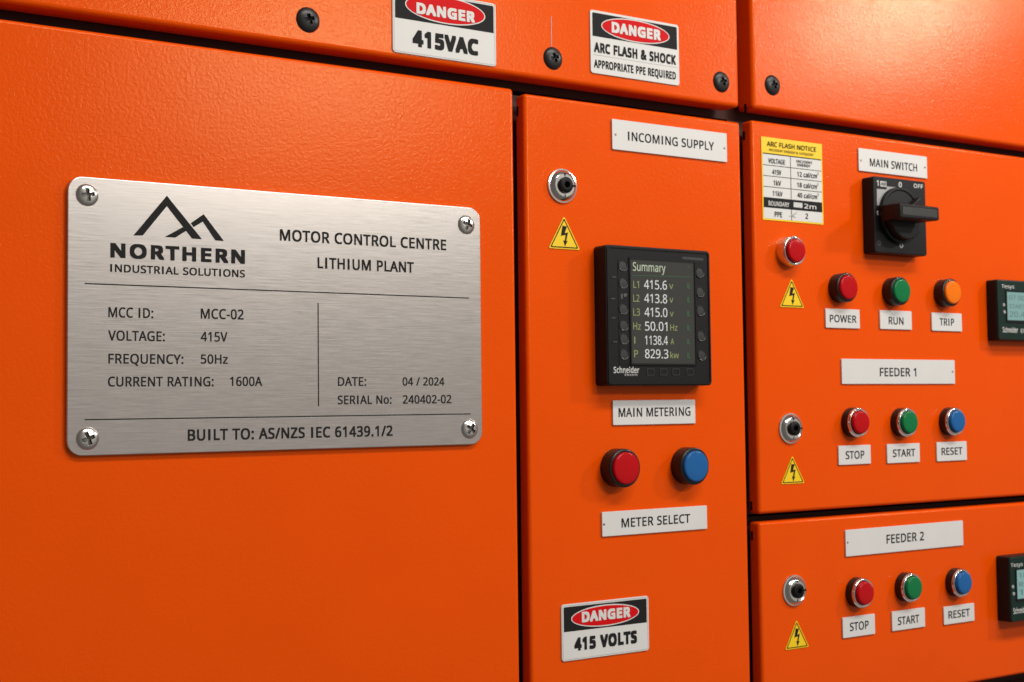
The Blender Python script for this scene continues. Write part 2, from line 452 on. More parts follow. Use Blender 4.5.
for s, xl, xr, yb, cap in (('MCC ID:', 108.4, 153.2, 317.2, 10.2), ('MCC-02', 200.8, 243.6, 318.6, 10.2),
                           ('VOLTAGE:', 108.2, 164.8, 340.5, 10.2), ('415V', 200.8, 227.4, 341.4, 9.8),
                           ('FREQUENCY:', 108.4, 183.4, 363.6, 10.0), ('50Hz', 200.8, 227.8, 363.7, 9.4),
                           ('CURRENT RATING:', 108.0, 213.6, 386.6, 10.0), ('1600A', 230.0, 262.2, 386.1, 9.4),
                           ('DATE:', 338.0, 366.2, 386.0, 9.0), ('04 / 2024', 402.6, 444.4, 385.7, 8.4),
                           ('SERIAL No:', 337.8, 391.6, 404.4, 8.8), ('240402-02', 402.8, 451.4, 403.8, 8.6)):
    T(s, xl, xr, yb, cap)
T('BUILT TO: AS/NZS IEC 61439.1/2', 187.8, 392.6, 441.0, 11.6, 0.020)
def rule(a_, b_, th):
    p, q = P(*a_, PT), P(*b_, PT)
    if abs(p.x-q.x) > abs(p.y-q.y):
        z = (p.y+q.y)/2
        pts = [(p.x-PR[0], z-th-PR[1]), (q.x-PR[0], z-th-PR[1]), (q.x-PR[0], z+th-PR[1]), (p.x-PR[0], z+th-PR[1])]
    else:
        x = (p.x+q.x)/2
        pts = [(x-th-PR[0], q.y-PR[1]), (x+th-PR[0], q.y-PR[1]), (x+th-PR[0], p.y-PR[1]), (x-th-PR[0], p.y-PR[1])]
    link('divider_line', flat_mesh('divider_line', [pts], -PT-0.00012), ENGRAVE, plate)
rule((84.7, 283.4), (468.8, 298.2), 0.00035)
rule((84.7, 419.8), (470.6, 413.8), 0.00035)
rule((318, 303), (318.6, 406.2), 0.00036)

# ------------------------------------------------------------------ engraved white labels
LT = 0.0014
RIVET = lathe_mesh('rivet', [(0.0009, 0), (0.0009, 0.0002), (0.0006, 0.0004), (0, 0.00045)], 16)
RIVETMAT = principled('dull_rivet', (0.30, 0.20, 0.16), 0.4, 0.6); speckle(RIVETMAT)
def tag_label(label, corners, words, tx, rivets=(), name='engraved_label', bold=0.012, t=LT):
    x0, x1, z0, z1 = quad(*corners, t)
    r = ((x0+x1)/2, (z0+z1)/2); w, h = x1-x0, z1-z0
    o = link(name, prism_mesh(name, rrect(-w/2, w/2, -h/2, h/2, 0.0006, 3), -0.0003, -t, 0.0002, 40), WHITE, None, (r[0], 0, r[1]))
    tag(o, label, 'label', 'engraved white labels')
    lettering_px(words, *tx, t, o, INK, r, bold)
    for px, py in rivets:
        p = P(px, py, t)
        link('rivet', RIVET, RIVETMAT, o, (p.x-r[0], -t, p.y-r[1]))
    return o
tag_label('white label reading INCOMING SUPPLY at the top of the meter door', ((612.5, 118.4), (727, 133.9), (727, 162.3), (612, 148.9)), 'INCOMING SUPPLY', (628.0, 714.0, 140.4, 8.9), ((615.6, 134.4), (724.4, 148)))
tag_label('white label reading MAIN METERING under the square black meter', ((612.9, 400.0), (695.2, 399.9), (695.4, 423.3), (613.2, 425.3)), 'MAIN METERING', (618.6, 690.4, 417.0, 9.0))
tag_label('white label reading METER SELECT below the large red and blue buttons', ((602, 512.3), (707.1, 505.4), (707.1, 528.9), (602.5, 536.6)), 'METER SELECT', (621.6, 690.2, 527.6, 9.2), ((604.0, 524.2),))
tag_label('white label reading MAIN SWITCH above the black rotary switch', ((858.6, 148), (927, 156.7), (927.3, 178.2), (859, 171)), 'MAIN SWITCH', (869.9, 917.1, 166.0, 7.8), ((861, 160.4), (924.8, 167.3)))
tag_label('long white label reading FEEDER 1', ((841.9, 359.6), (954.7, 359.4), (955.1, 383.6), (841.9, 384.2)), 'FEEDER 1', (879.9, 916.2, 376.3, 8.6), ((952.6, 371.6),))
tag_label('long white label reading FEEDER 2', ((845.4, 529.9), (962.7, 520.8), (963.7, 545.9), (846.2, 556)), 'FEEDER 2', (886.6, 924, 543.7, 8.9), ((847.6, 542.4),))
tag_label('small white label reading POWER', ((825.7, 308.3), (859.6, 309.8), (860, 328.3), (825.9, 327.9)), 'POWER', (829.8, 856.4, 322.0, 7.4))
tag_label('small white label reading RUN', ((879.9, 309.8), (911.8, 311.6), (911.8, 329.9), (880.3, 328.8)), 'RUN', (888.7, 903.5, 324.3, 7.6))
tag_label('small white label reading TRIP', ((931.6, 312.3), (961.8, 313.8), (962, 331.4), (932.3, 330.7)), 'TRIP', (939.7, 954.1, 325.4, 7.3))
tag_label('small white label reading STOP on the FEEDER 1 door', ((838.6, 445.8), (870.6, 444.8), (871, 463.5), (839, 465.2)), 'STOP', (845.7, 864.4, 459.2, 8.0))
tag_label('small white label reading START on the FEEDER 1 door', ((887, 444.3), (919.6, 443), (920.1, 461.9), (887.6, 463.3)), 'START', (892.9, 915.2, 457.1, 7.6))
tag_label('small white label reading RESET on the FEEDER 1 door', ((936.7, 442.1), (966.6, 441.3), (967.1, 460.1), (937.2, 461.3)), 'RESET', (941.6, 962.4, 455.2, 7.4))
tag_label('small white label reading STOP on the FEEDER 2 door', ((842.7, 617.4), (874.8, 614.2), (875.3, 634), (843.3, 638.2)), 'STOP', (850, 868.7, 631.2, 8.4))
tag_label('small white label reading START on the FEEDER 2 door', ((892, 611.5), (924.8, 607.7), (925.3, 626.7), (892.5, 631.2)), 'START', (897.9, 919.2, 625.2, 8.0))
tag_label('small white label reading RESET on the FEEDER 2 door', ((944, 606.7), (974.1, 603.2), (974.7, 620.8), (944, 624.8)), 'RESET', (948.5, 969.9, 618.8, 7.6))

# ------------------------------------------------------------------ danger signs
def danger_sign(label, corners, split, ell, dang, lines, keyline=False, rule_=None):
    t = 0.0010
    x0, x1, z0, z1 = quad(*corners, t)
    r = ((x0+x1)/2, (z0+z1)/2); w, h = x1-x0, z1-z0
    o = link('danger_sign', prism_mesh('danger_sign', rrect(-w/2, w/2, -h/2, h/2, 0.0022, 5), -0.0002, -t, 0.0002, 40), SIGNWHITE, None, (r[0], 0, r[1]))
    tag(o, label, 'sign', 'danger signs on the orange panels')
    zs = (P(*split[0], t).y+P(*split[1], t).y)/2-r[1]
    m = 0.0019
    hd = rrect(-w/2+m, w/2-m, zs, h/2-m, 0.0010, 4)
    hd = [(x, z) if z > zs+0.0011 else ((-w/2+m if x < 0 else w/2-m), zs) for x, z in hd]
    q = []
    for p in hd:
        if not q or (abs(p[0]-q[-1][0])+abs(p[1]-q[-1][1])) > 1e-7: q.append(p)
    link('header_band', flat_mesh('header_band', [q], -t-0.0001), INK, o)
    ex0, ey0, ex1, ey1, eh = ell
    pa, pb = P(ex0, ey0, t), P(ex1, ey1, t)
    cx, cz = (pa.x+pb.x)/2-r[0], (pa.y+pb.y)/2-r[1]
    A = (pb.x-pa.x)/2; pc = proj(cx+r[0], cz+r[1], t); B = (P(pc[0], pc[1]-eh/2, t).y-P(pc[0], pc[1]+eh/2, t).y)/2
    link('oval_border', flat_mesh('oval_border', [ellipse(cx, cz, A, B)], -t-0.0002), SIGNWHITE, o)
    link('red_oval', flat_mesh('red_oval', [ellipse(cx, cz, A-0.0008, B-0.0008)], -t-0.0003), SIGNRED, o)
    lettering_px('DANGER', *dang, t, o, SIGNWHITE, r, 0.050, 0.0004)
    for words, tx, bold in lines:
        lettering_px(words, *tx, t, o, INK, r, bold)
    if keyline:
        k = 0.0009; bw = 0.00025
        def fr(i):
            a, b, c, d = -w/2+i, w/2-i, -h/2+i, h/2-i
            return a, b, c, d
        a, b, c, d = fr(k); a2, b2, c2, d2 = fr(k+bw)
        link('keyline', flat_mesh('keyline', [[(a, c), (b, c), (b, c2), (a, c2)], [(a, d2), (b, d2), (b, d), (a, d)],
             [(a, c2), (a2, c2), (a2, d2), (a, d2)], [(b2, c2), (b, c2), (b, d2), (b2, d2)]], -t-0.0001), GREYINK, o)
    if rule_:
        p, q2 = P(*rule_[0], t), P(*rule_[1], t); z = (p.y+q2.y)/2-r[1]
        link('divider_line', flat_mesh('divider_line', [[(p.x-r[0], z-0.00015), (q2.x-r[0], z-0.00015), (q2.x-r[0], z+0.00015), (p.x-r[0], z+0.00015)]], -t-0.0001), GREYINK, o)
danger_sign('DANGER sign reading 415VAC', ((392.0, -15.2), (495.6, 4.8), (496.4, 67.0), (393.2, 51.4)), ((394.5, 17.1), (494, 33.4)),
            (404.9, 1.5, 485.2, 18.8, 27.5), (416.2, 474.6, 13.6, 11.4), [('415VAC', (412.6, 478.4, 46.2, 17.0), 0.055)], True)
danger_sign('DANGER sign reading ARC FLASH & SHOCK', ((590.5, 9.4), (678.9, 25.1), (679.2, 85.8), (590.4, 72.4)), ((592, 35.8), (677.5, 49.8)),
            (601, 23.8, 669.4, 38.6, 22.4), (611.4, 660.4, 32.6, 11.0),
            [('ARC FLASH & SHOCK', (594, 675.8, 52.0, 10.2), 0.040), ('APPROPRIATE PPE REQUIRED', (594, 675.8, 67.4, 8.2), 0.030)], False, ((593.5, 54.6), (677, 67.6)))
danger_sign('DANGER sign reading 415 VOLTS', ((561.6, 604.2), (648.5, 596.4), (649.2, 650.8), (561.7, 661.3)), ((563.6, 631.8), (646.8, 622.8)),
            (571, 618.4, 639, 612.0, 21.5), (581.6, 630.0, 622.6, 10.8), [('415 VOLTS', (574.4, 637, 651.2, 13.4), 0.055)], True)

# ------------------------------------------------------------------ warning triangles
def triangle(label, apex, left, right):
    t = 0.0006
    a, l, r_ = P(*apex, t), P(*left, t), P(*right, t)
    zb = (l.y+r_.y)/2; W = r_.x-l.x; H = a.y-zb; cx = (l.x+r_.x)/2
    W = (W+H*1.155)/2; H = W/1.155
    root = (cx, zb)
    def tri(k, rr):
        c = (0, H/3); base = [(-W/2, 0), (W/2, 0), (0, H)]
        pts = [(c[0]+(x-c[0])*k, c[1]+(z-c[1])*k) for x, z in base]
        out = []
        for i in range(3):
            p, q, s = Vector(pts[i-1]), Vector(pts[i]), Vector(pts[(i+1) % 3])
            u, v = (p-q).normalized(), (s-q).normalized()
            for f in (0, .25, .5, .75, 1):
                m0 = q+u*rr*(1-f); m1 = q+v*rr*f
                out.append(tuple(q*( (1-f)*f*0.6) + (q+u*rr)*((1-f)*(1-0.3*f*2 if f < .5 else 1-f*0.6)) + (q+v*rr)*(f-(1-f)*f*0.6+((1-f)*(1-(1-0.3*f*2 if f < .5 else 1-f*0.6)))-0)) if False else tuple((q+u*rr)*(1-f)**2 + q*2*f*(1-f) + (q+v*rr)*f*f))
        return out
    o = link('warning_triangle', prism_mesh('warning_triangle', tri(1.0, 0.0018), -0.0002, -t), YELLOW, None, (root[0], 0, root[1]))
    tag(o, label, 'warning sign', 'yellow high voltage triangles')
    outer, inner = tri(0.90, 0.0014), tri(0.80, 0.0010)
    polys = [[outer[i], outer[(i+1) % 15], inner[(i+1) % 15], inner[i]] for i in range(15)]
    link('black_border', flat_mesh('black_border', polys, -t-0.0001), INK, o)
    b = [(182, 366), (201, 369), (191, 397), (205, 393), (197, 430), (203, 429), (191, 453), (184, 428), (190, 429), (194, 405), (174, 410)]
    pts = [((x-189)/134*W, (464-y)/139*H) for x, y in b]
    bolt = [[pts[0], pts[1], pts[2], pts[9], pts[10]], [pts[2], pts[3], pts[4], pts[8], pts[9]], [pts[4], pts[5], pts[6], pts[7], pts[8]]]
    link('lightning_bolt', flat_mesh('lightning_bolt', bolt, -t-0.0001), INK, o)
triangle('yellow lightning triangle next to the square black meter, largest of its kind', (564.1, 216.0), (548.5, 248.2), (580.2, 249.8))
triangle('yellow lightning triangle under the chrome-collared red button by the ARC FLASH NOTICE sticker', (791.3, 278.6), (779.9, 306.9), (804.3, 307.8))
triangle('yellow lightning triangle under the key lock on the FEEDER 1 door', (791.9, 456.2), (780.9, 484.0), (804.9, 483.2))
triangle('yellow lightning triangle under the key lock on the FEEDER 2 door', (796.6, 619.6), (785.4, 649.8), (808.9, 647))

# ------------------------------------------------------------------ push buttons and pilot lamps
def rnd(r, d, b, n=4):      # rounded outer corner going outwards then inwards
    return [(r-b+b*math.cos(a), d-b+b*math.sin(a)) for a in [math.pi/2*k/n for k in range(n+1)]]
def button_meshes(R, CH):
    collar = lathe_mesh('collar', [(R, 0.0)] + rnd(R, CH, 0.0012) + [(R*0.86, CH), (R*0.85, CH-0.003), (0, CH-0.003)])
    ring = lathe_mesh('ring', [(R*0.985, CH-0.0012), (R*0.985, CH+0.0003)] + rnd(R*0.955, CH+0.0016, 0.0007) + [(R*0.82, CH+0.0013), (R*0.80, CH-0.002)])
    capw = lathe_mesh('cap', [(R*0.83, CH-0.0028)] + rnd(R*0.83, CH+0.0022, 0.0014) + [(R*0.4, CH+0.0025), (0, CH+0.00255)])
    capn = lathe_mesh('cap', [(R*0.775, CH-0.0028)] + rnd(R*0.775, CH+0.0042, 0.0016) + [(R*0.4, CH+0.0045), (0, CH+0.00455)])
    return collar, ring, capw, capn, CH
BIG, LAMP, MID = button_meshes(0.0140, 0.0116), button_meshes(0.0121, 0.0102), button_meshes(0.0122, 0.0076)
def button(label, cap_px, colour, ring=False, chrome_collar=False, meshes=MID, name='push_button', cat='button'):
    col, rg, cw, cn, CH = meshes
    p = P(cap_px[0]+(0.4 if meshes is BIG else 1.4), cap_px[1], CH+0.0035 if ring else CH+0.002)
    t = thing(name, label, cat, (p.x, 0, p.y), 'round buttons and lamps on the doors')
    link('collar', col if not chrome_collar else col.copy(), None, t)
    t.children[0].data.materials.clear() if chrome_collar else None
    t.children[0].data.materials.append(SATIN if chrome_collar else COLLAR) if not len(t.children[0].data.materials) else None
    if ring: link('ring', rg, CHROME, t)
    c = (cn if ring else cw).copy(); c.materials.append(CAPS[colour])
    link('cap', c, None, t)
    return t
def z(x, y, ox, oy, s): return (x/s+ox, y/s+oy)
button('large red button with black collar above the METER SELECT label', z(187, 354, 580, 380, 4.011), 'red', meshes=BIG)
button('large blue button with black collar above the METER SELECT label', z(467, 346, 580, 380, 4.011), 'blue', meshes=BIG)
button('red button with steel collar under the ARC FLASH NOTICE sticker', z(134, 160, 770, 220, 5.246), 'red', True, True)
button('red indicator lamp with black collar above the POWER label', z(410, 352, 770, 220, 5.246), 'red', name='indicator_lamp', cat='indicator lamp', meshes=LAMP)
button('green indicator lamp with black collar above the RUN label', z(143, 185, 870, 250, 4.545), 'green', name='indicator_lamp', cat='indicator lamp', meshes=LAMP)
button('amber indicator lamp with black collar above the TRIP label', z(375, 192, 870, 250, 4.545), 'amber', name='indicator_lamp', cat='indicator lamp', meshes=LAMP)
button('red chrome-ringed button above the STOP label on the FEEDER 1 door', z(473, 222, 770, 380, 5.246), 'red', True)
button('green chrome-ringed button above the START label on the FEEDER 1 door', z(165, 240, 880, 380, 5.68), 'green', True)
button('blue chrome-ringed button above the RESET label on the FEEDER 1 door', z(437, 235, 880, 380, 5.68), 'blue', True)
button('red chrome-ringed button above the STOP label on the FEEDER 2 door', z(467, 350, 740, 500, 3.747), 'red', True)
button('green chrome-ringed button above the START label on the FEEDER 2 door', z(125, 330, 880, 500, 3.75), 'green', True)
button('blue chrome-ringed button above the RESET label on the FEEDER 2 door', z(313, 312, 880, 500, 3.75), 'blue', True)

# ------------------------------------------------------------------ key locks
def lock_meshes(LR):
    esc = lathe_mesh('escutcheon', [(LR, 0), (LR, 0.0009), (LR*0.975, 0.0014), (LR*0.90, 0.0016), (LR*0.885, 0.0020), (LR*0.72, 0.0044), (LR*0.69, 0.0046), (LR*0.655, 0.0042), (LR*0.46, 0.0042), (LR*0.44, 0.0034)], 56, 25)
    esc.materials.append(SATINCHROME)
    bar = lathe_mesh('barrel', [(LR*0.47, 0.003), (LR*0.47, 0.0056), (LR*0.44, 0.0064), (LR*0.36, 0.0070), (LR*0.24, 0.0072), (LR*0.19, 0.0071), (LR*0.17, 0.0066), (LR*0.15, 0.0030), (0, 0.0030)], 40, 30)
    bar.materials.append(RUBBER)
    return esc, bar, LR
LOCK_BIG, LOCK = lock_meshes(0.0126), lock_meshes(0.0124)
def lock(label, px, meshes=LOCK):
    esc, bar, LR = meshes
    p = P(px[0]+0.7, px[1], 0.002)
    t = thing('key_lock', label, 'lock', (p.x, 0, p.y), 'round key locks on the doors')
    link('escutcheon', esc, None, t); link('barrel', bar, None, t)
    link('pointer', from_bm('pointer', box_bm(LR*0.42, LR*0.70, -0.0056, -0.0040, -0.0006, 0.0006, 0.0002)), RUBBER, t)
    link('position_mark', prism_mesh('position_mark', [(-0.0012, LR*0.69), (0.0012, LR*0.69), (0, LR*0.50)], -0.0041, -0.0044), INK, t)
    link('position_mark', prism_mesh('position_mark', [(-0.0004, -LR*0.68), (0.0004, -LR*0.68), (0.0004, -LR*0.52), (-0.0004, -LR*0.52)], -0.0041, -0.0044), INK, t)
lock('chrome key lock with black barrel by the large lightning triangle on the meter door', (562.6, 185.6), LOCK_BIG)
lock('chrome key lock with black barrel on the FEEDER 1 door', (791.0, 428.4))
lock('chrome key lock with black barrel on the FEEDER 2 door', (794.8, 590.6))

# ------------------------------------------------------------------ square power meter
MT = 0.0142
mz = lambda x, y: (x/4.2625+580, y/4.2625+235)
x0, x1, z0, z1 = quad(mz(106, 39), mz(553, 69), mz(563, 638), mz(118, 646), MT)
MR = ((x0+x1)/2, (z0+z1)/2); w, h = x1-x0, z1-z0
print('METER', w, h)
meter = thing('power_meter', 'square black power meter with lit screen reading Summary and 415.6 v', 'meter', (MR[0], 0, MR[1]))
link('housing', prism_mesh('housing', rrect(-w/2, w/2, -h/2, h/2, 0.0030, 5), -0.0002, -MT, 0.0009, 40), BLACK, meter)
def frame_mesh(name, a, b, yb, yf, ra, rb, bev=0.0):
    """raised rim between outline a=(x0,x1,z0,z1) and the smaller outline b"""
    bm = bmesh.new(); O = rrect(*a, ra, 5); I = rrect(*b, rb, 5); n = len(O)
    vo = [bm.verts.new((x, yf, z_)) for x, z_ in O]; vi = [bm.verts.new((x, yf, z_)) for x, z_ in I]
    vob = [bm.verts.new((x, yb, z_)) for x, z_ in O]; vib = [bm.verts.new((x, yb, z_)) for x, z_ in I]
    for i in range(n):
        j = (i+1) % n
        bm.faces.new((vo[i], vo[j], vi[j], vi[i])); bm.faces.new((vob[j], vob[i], vib[i], vib[j]))
        bm.faces.new((vo[j], vo[i], vob[i], vob[j])); bm.faces.new((vi[i], vi[j], vib[j], vib[i]))
    bmesh.ops.recalc_face_normals(bm, faces=bm.faces[:])
    return from_bm(name, bm, 30)
link('front_rim', frame_mesh('front_rim', (-w/2+0.0010, w/2-0.0010, -h/2+0.0010, h/2-0.0010), (-w/2+0.0022, w/2-0.0022, -h/2+0.0022, h/2-0.0022), -MT+0.0003, -MT-0.0007, 0.0025, 0.0015), BLACK, meter)
sx0, sx1, sz0, sz1 = quad(mz(212, 100), mz(485, 121), mz(492, 549), mz(219, 547), MT)
sx0 -= MR[0]; sx1 -= MR[0]; sz0 -= MR[1]; sz1 -= MR[1]
scr = link('screen', prism_mesh('screen', [(sx0, sz0), (sx1, sz0), (sx1, sz1), (sx0, sz1)], -MT+0.0005, -MT-0.0002), SCREEN, meter)
link('screen_frame', frame_mesh('screen_frame', (sx0-0.0012, sx1+0.0012, sz0-0.0012, sz1+0.0012), (sx0, sx1, sz0, sz1), -MT+0.0003, -MT-0.0011, 0.0008, 0.0002), BLACK, meter)
kx0 = P(*mz(163, 300), MT).x-MR[0]
link('key_strip', prism_mesh('key_strip', rrect(kx0, sx0-0.0014, sz0-0.0008, sz1-0.0006, 0.0006, 2), -MT+0.0003, -MT-0.0003), BLACK, meter)
KEY = lathe_mesh('key', [(0.0041, -0.0002), (0.0041, 0.0004), (0.0039, 0.0006), (0.0036, 0.0005), (0.0034, 0.0001), (0, 0.0002)], 24)
KEYMAT = principled('soft_key_rubber', (0.024, 0.024, 0.024), 0.36, Specular_IOR_Level=0.5); speckle(KEYMAT, 0.15, 900); KEY.materials.append(KEYMAT)
for x, y in ((182, 132), (184, 205), (185, 315), (187, 385), (188, 442), (188, 508), (510, 160), (512, 243), (514, 323), (516, 430), (519, 512)):
    p = P(*mz(x, y), MT); link('key', KEY, None, meter, (p.x-MR[0], -MT-0.0002, p.y-MR[1]))
def print_px(polys, mat, par, root, t, f, name='printed_symbol', eps=0.0006):
    link(name, flat_mesh(name, [[((lambda q: (q.x-root[0], q.y-root[1]))(P(*f(*p), t))) for p in poly] for poly in polys], -t-eps), mat, par)
# faint pad print beside the keys
print_px([[(172, 252), (180, 250), (180, 274), (172, 272)], [(183, 254), (190, 248), (200, 252), (196, 262), (186, 264)]], DIMINK, meter, MR, MT, mz)
for x, y in ((143, 180), (139, 272), (141, 354), (148, 456)):
    print_px([[(x-8, y-2), (x+8, y-3), (x+8, y+1), (x-8, y+2)]], DIMINK, meter, MR, MT, mz)
print_px([[(436, 92), (524, 99), (524, 110), (436, 103)]], FAINT, meter, MR, MT, mz, 'printed_type_line', 0.00015)
for x in (300, 355, 408, 467):
    q = P(*mz(x, 584), MT)
    link('soft_key_mark', frame_mesh('soft_key_mark', (-0.0034, 0.0034, -0.0026, 0.0026), (-0.0028, 0.0028, -0.0020, 0.0020), -MT+0.0002, -MT-0.0004, 0.0012, 0.0008), KEYMAT, meter, (q.x-MR[0], 0, q.y-MR[1]))
M_ = lambda s, xl, xr, yb, cap, mat, b=0.0, eps=0.0004, par=None: lettering_px(s, mz(xl, 0)[0], mz(xr, 0)[0], mz(0, yb)[1], cap/4.2625, MT, par or scr, mat, MR, b, eps, 'readout')
M_('Summary', 224, 363, 152, 36, PIX_TITLE, 0.004)
for k, (yb, lab, val, unit, lx, vx0, vx1, ux0, ux1) in enumerate((
        (229, 'L1', '415.6', 'v', (226, 250), 272, 369, 379, 396), (288, 'L2', '413.8', 'v', (226, 252), 273, 370, 380, 396),
        (347, 'L3', '415.0', 'v', (226, 254), 274, 371, 382, 397), (407, 'Hz', '50.01', 'Hz', (226, 258), 276, 371, 384, 414),
        (467, 'I', '1138.4', 'A', (230, 234), 276, 373, 385, 400), (525, 'P', '829.3', 'kw', (230, 246), 276, 375, 384, 420))):
    M_(lab, lx[0], lx[1], yb-4, 30, PIX_GREEN)
    M_(val, vx0, vx1, yb, 38, PIX_WHITE, 0.001)
    M_(unit, ux0, ux1, yb, 26, PIX_GREEN)
    xx, yy = 460, yb-10
    print_px([[(xx-6, yy-14), (xx+4, yy-13), (xx+4, yy+10), (xx-6, yy+9)], [(xx+4, yy+4), (xx+8, yy+4), (xx+8, yy+12), (xx+4, yy+12)]], PIX_DIMGREEN, scr, MR, MT, mz, 'status_mark', 0.0004)
print_px([[(219, 171), (480, 178), (480, 181), (219, 174)]], PIX_DIMGREEN, scr, MR, MT, mz, 'screen_line', 0.0004)
print_px([[(455, 133), (461, 130), (464, 136), (458, 142)]], PIX_DIMGREEN, scr, MR, MT, mz, 'status_mark', 0.0004)
lettering_px('Schneider', mz(143, 0)[0], mz(252, 0)[0], mz(0, 588)[1], 26/4.2625, MT, meter, PALEINK, MR, 0.016)
lettering_px('Electric', mz(191, 0)[0], mz(246, 0)[0], mz(0, 600)[1], 9/4.2625, MT, meter, PALEINK, MR, 0.0)

# ------------------------------------------------------------------ ARC FLASH NOTICE sticker
AT = 0.0005
az = lambda x, y: (x/5.243+740, y/5.243+110)
x0, x1, z0, z1 = quad(az(110, 137), az(430, 180), az(437, 598), az(120, 578), AT)
AR = ((x0+x1)/2, (z0+z1)/2); w, h = x1-x0, z1-z0
st = link('notice_sticker', prism_mesh('notice_sticker', rrect(-w/2, w/2, -h/2, h/2, 0.0006, 3), -0.0002, -AT), YELLOW, None, (AR[0], 0, AR[1]))
tag(st, 'yellow and white ARC FLASH NOTICE sticker with a small table', 'sticker')
def az_row(yl, yr): return (P(*az(115, yl), AT).y+P(*az(433, yr), AT).y)/2-AR[1]
rows = [az_row(*p) for p in ((228, 258), (287, 320), (343, 375), (400, 430), (456, 484), (511, 535))]
bx = 0.0013
link('white_field', flat_mesh('white_field', [[(-w/2+bx, -h/2+bx), (w/2-bx, -h/2+bx), (w/2-bx, rows[0]), (-w/2+bx, rows[0])]], -AT-0.0001), SIGNWHITE, st)
link('black_band', flat_mesh('black_band', [[(-w/2+bx, rows[5]), (w/2-bx, rows[5]), (w/2-bx, rows[4]), (-w/2+bx, rows[4])]], -AT-0.0002), INK, st)
cxx = P(*az(266, 380), AT).x-AR[0]; lw = 0.00025
lines = [[(-w/2+bx, zz-lw), (w/2-bx, zz-lw), (w/2-bx, zz+lw), (-w/2+bx, zz+lw)] for zz in rows[:4]]
lines[0] = [(-w/2+bx, rows[0]-lw*2.4), (w/2-bx, rows[0]-lw*2.4), (w/2-bx, rows[0]+lw), (-w/2+bx, rows[0]+lw)]
link('table_lines', flat_mesh('table_lines', lines, -AT-0.0002), INK, st)
link('table_lines', flat_mesh('table_lines', [[(cxx-lw, rows[4]+lw), (cxx+lw, rows[4]+lw), (cxx+lw, rows[0]-lw*3), (cxx-lw, rows[0]-lw*3)],
     [(cxx-lw, -h/2+bx), (cxx+lw, -h/2+bx), (cxx+lw, rows[5]), (cxx-lw, rows[5])]], -AT-0.0003), INK, st)
A_ = lambda s, xl, xr, yb, cap, b=0.012, mat=INK: lettering_px(s, az(xl, 0)[0], az(xr, 0)[0], az(0, yb)[1], cap/5.243, AT, st, mat, AR, b, 0.0004)
A_('ARC FLASH NOTICE', 140, 398, 188, 25, 0.008)
A_('INCIDENT ENERGY & CATEGORY', 152, 385, 214, 13, 0.004)
A_('VOLTAGE', 148, 235, 277, 25); A_('INCIDENT', 295, 378, 275, 14); A_('ENERGY', 300, 368, 294, 14)
A_('415V', 168, 215, 337, 26); A_('12 cal/cm', 299, 402, 348, 25); A_('2', 404, 410, 340, 13)
A_('1kV', 175, 214, 394, 26); A_('18 cal/cm', 299, 402, 404, 25); A_('2', 404, 410, 396, 13)
A_('11kV', 170, 222, 449, 26); A_('40 cal/cm', 300, 403, 458, 25); A_('2', 405, 411, 450, 13)
A_('BOUNDARY', 148, 256, 500, 24, 0.012, SIGNWHITE); A_('2m', 335, 398, 516, 24, 0.010, SIGNWHITE)
def arect(xa, xb, yl, yr, hh): return [[(xa, yl), (xb, yr), (xb, yr+hh), (xa, yl+hh)]]
print_px(arect(280, 326, 483, 488, 26), PALEINK, st, AR, AT, az, 'pale_box', 0.0003)
A_('PPE', 181, 220, 560, 28); A_('2', 342, 356, 570, 28)
print_px([[(258, 556), (275, 549), (298, 534), (299, 537), (277, 556), (292, 563), (290, 565), (272, 557), (258, 559)]], GREYINK, st, AR, AT, az, 'pen_tick', 0.0004)

# ------------------------------------------------------------------ black rotary isolator
ST = 0.0128
sz = lambda x, y: (x/6.823+820, (y-10)/6.823+170)
x0, x1, z0, z1 = quad(sz(366, 47), sz(722, 92), sz(727, 586), sz(375, 584), ST)
SR = ((x0+x1)/2, (z0+z1)/2); w, h = x1-x0, z1-z0
print('SWITCH', w, h)
sw = thing('rotary_switch', 'black square rotary switch with a handle turned level under the MAIN SWITCH label', 'switch', (SR[0], 0, SR[1]))
link('base_block', prism_mesh('base_block', rrect(-w/2, w/2, -h/2, h/2, 0.0022, 5), -0.0002, -ST, 0.0009, 40), BLACK, sw)
kc = P(*sz(557, 318), ST+0.004); KX, KZ = kc.x-SR[0], kc.y-SR[1]
KR = 0.0238
link('knob_disc', lathe_mesh('knob_disc', [(KR, 0)] + [(KR, ST+0.003)] + rnd(KR, ST+0.0042, 0.0010) + [(KR*0.90, ST+0.0042), (KR*0.86, ST+0.0034), (KR*0.5, ST+0.0036), (0, ST+0.0036)], 72), BLACK, sw, (KX, 0, KZ))
# lever: level grip standing off the disc, with a curved web down to it
GT = ST+0.0255
hx0, hx1, hz0, hz1 = quad(sz(545, 232), sz(816, 261), sz(814, 358), sz(548, 337), GT)
hx0 -= SR[0]; hx1 -= SR[0]; hz0 -= SR[1]; hz1 -= SR[1]
bm = bmesh.new()
yA, yB = -ST-0.0030, -GT
fr = [bm.verts.new(c) for c in ((hx0, yB, hz0), (hx1, yB, hz0+0.0005), (hx1, yB, hz1-0.0005), (hx0, yB, hz1))]
bk_ = [bm.verts.new(c) for c in ((hx0+0.0015, yA, hz0-0.0012), (hx1-0.016, yA, hz0-0.0012), (hx1-0.016, yA, hz1+0.0012), (hx0+0.0015, yA, hz1+0.0012))]
bm.faces.new(fr); bm.faces.new(bk_[::-1])
for i in range(4): bm.faces.new((fr[i], bk_[i], bk_[(i+1) % 4], fr[(i+1) % 4]))
bmesh.ops.recalc_face_normals(bm, faces=bm.faces[:])
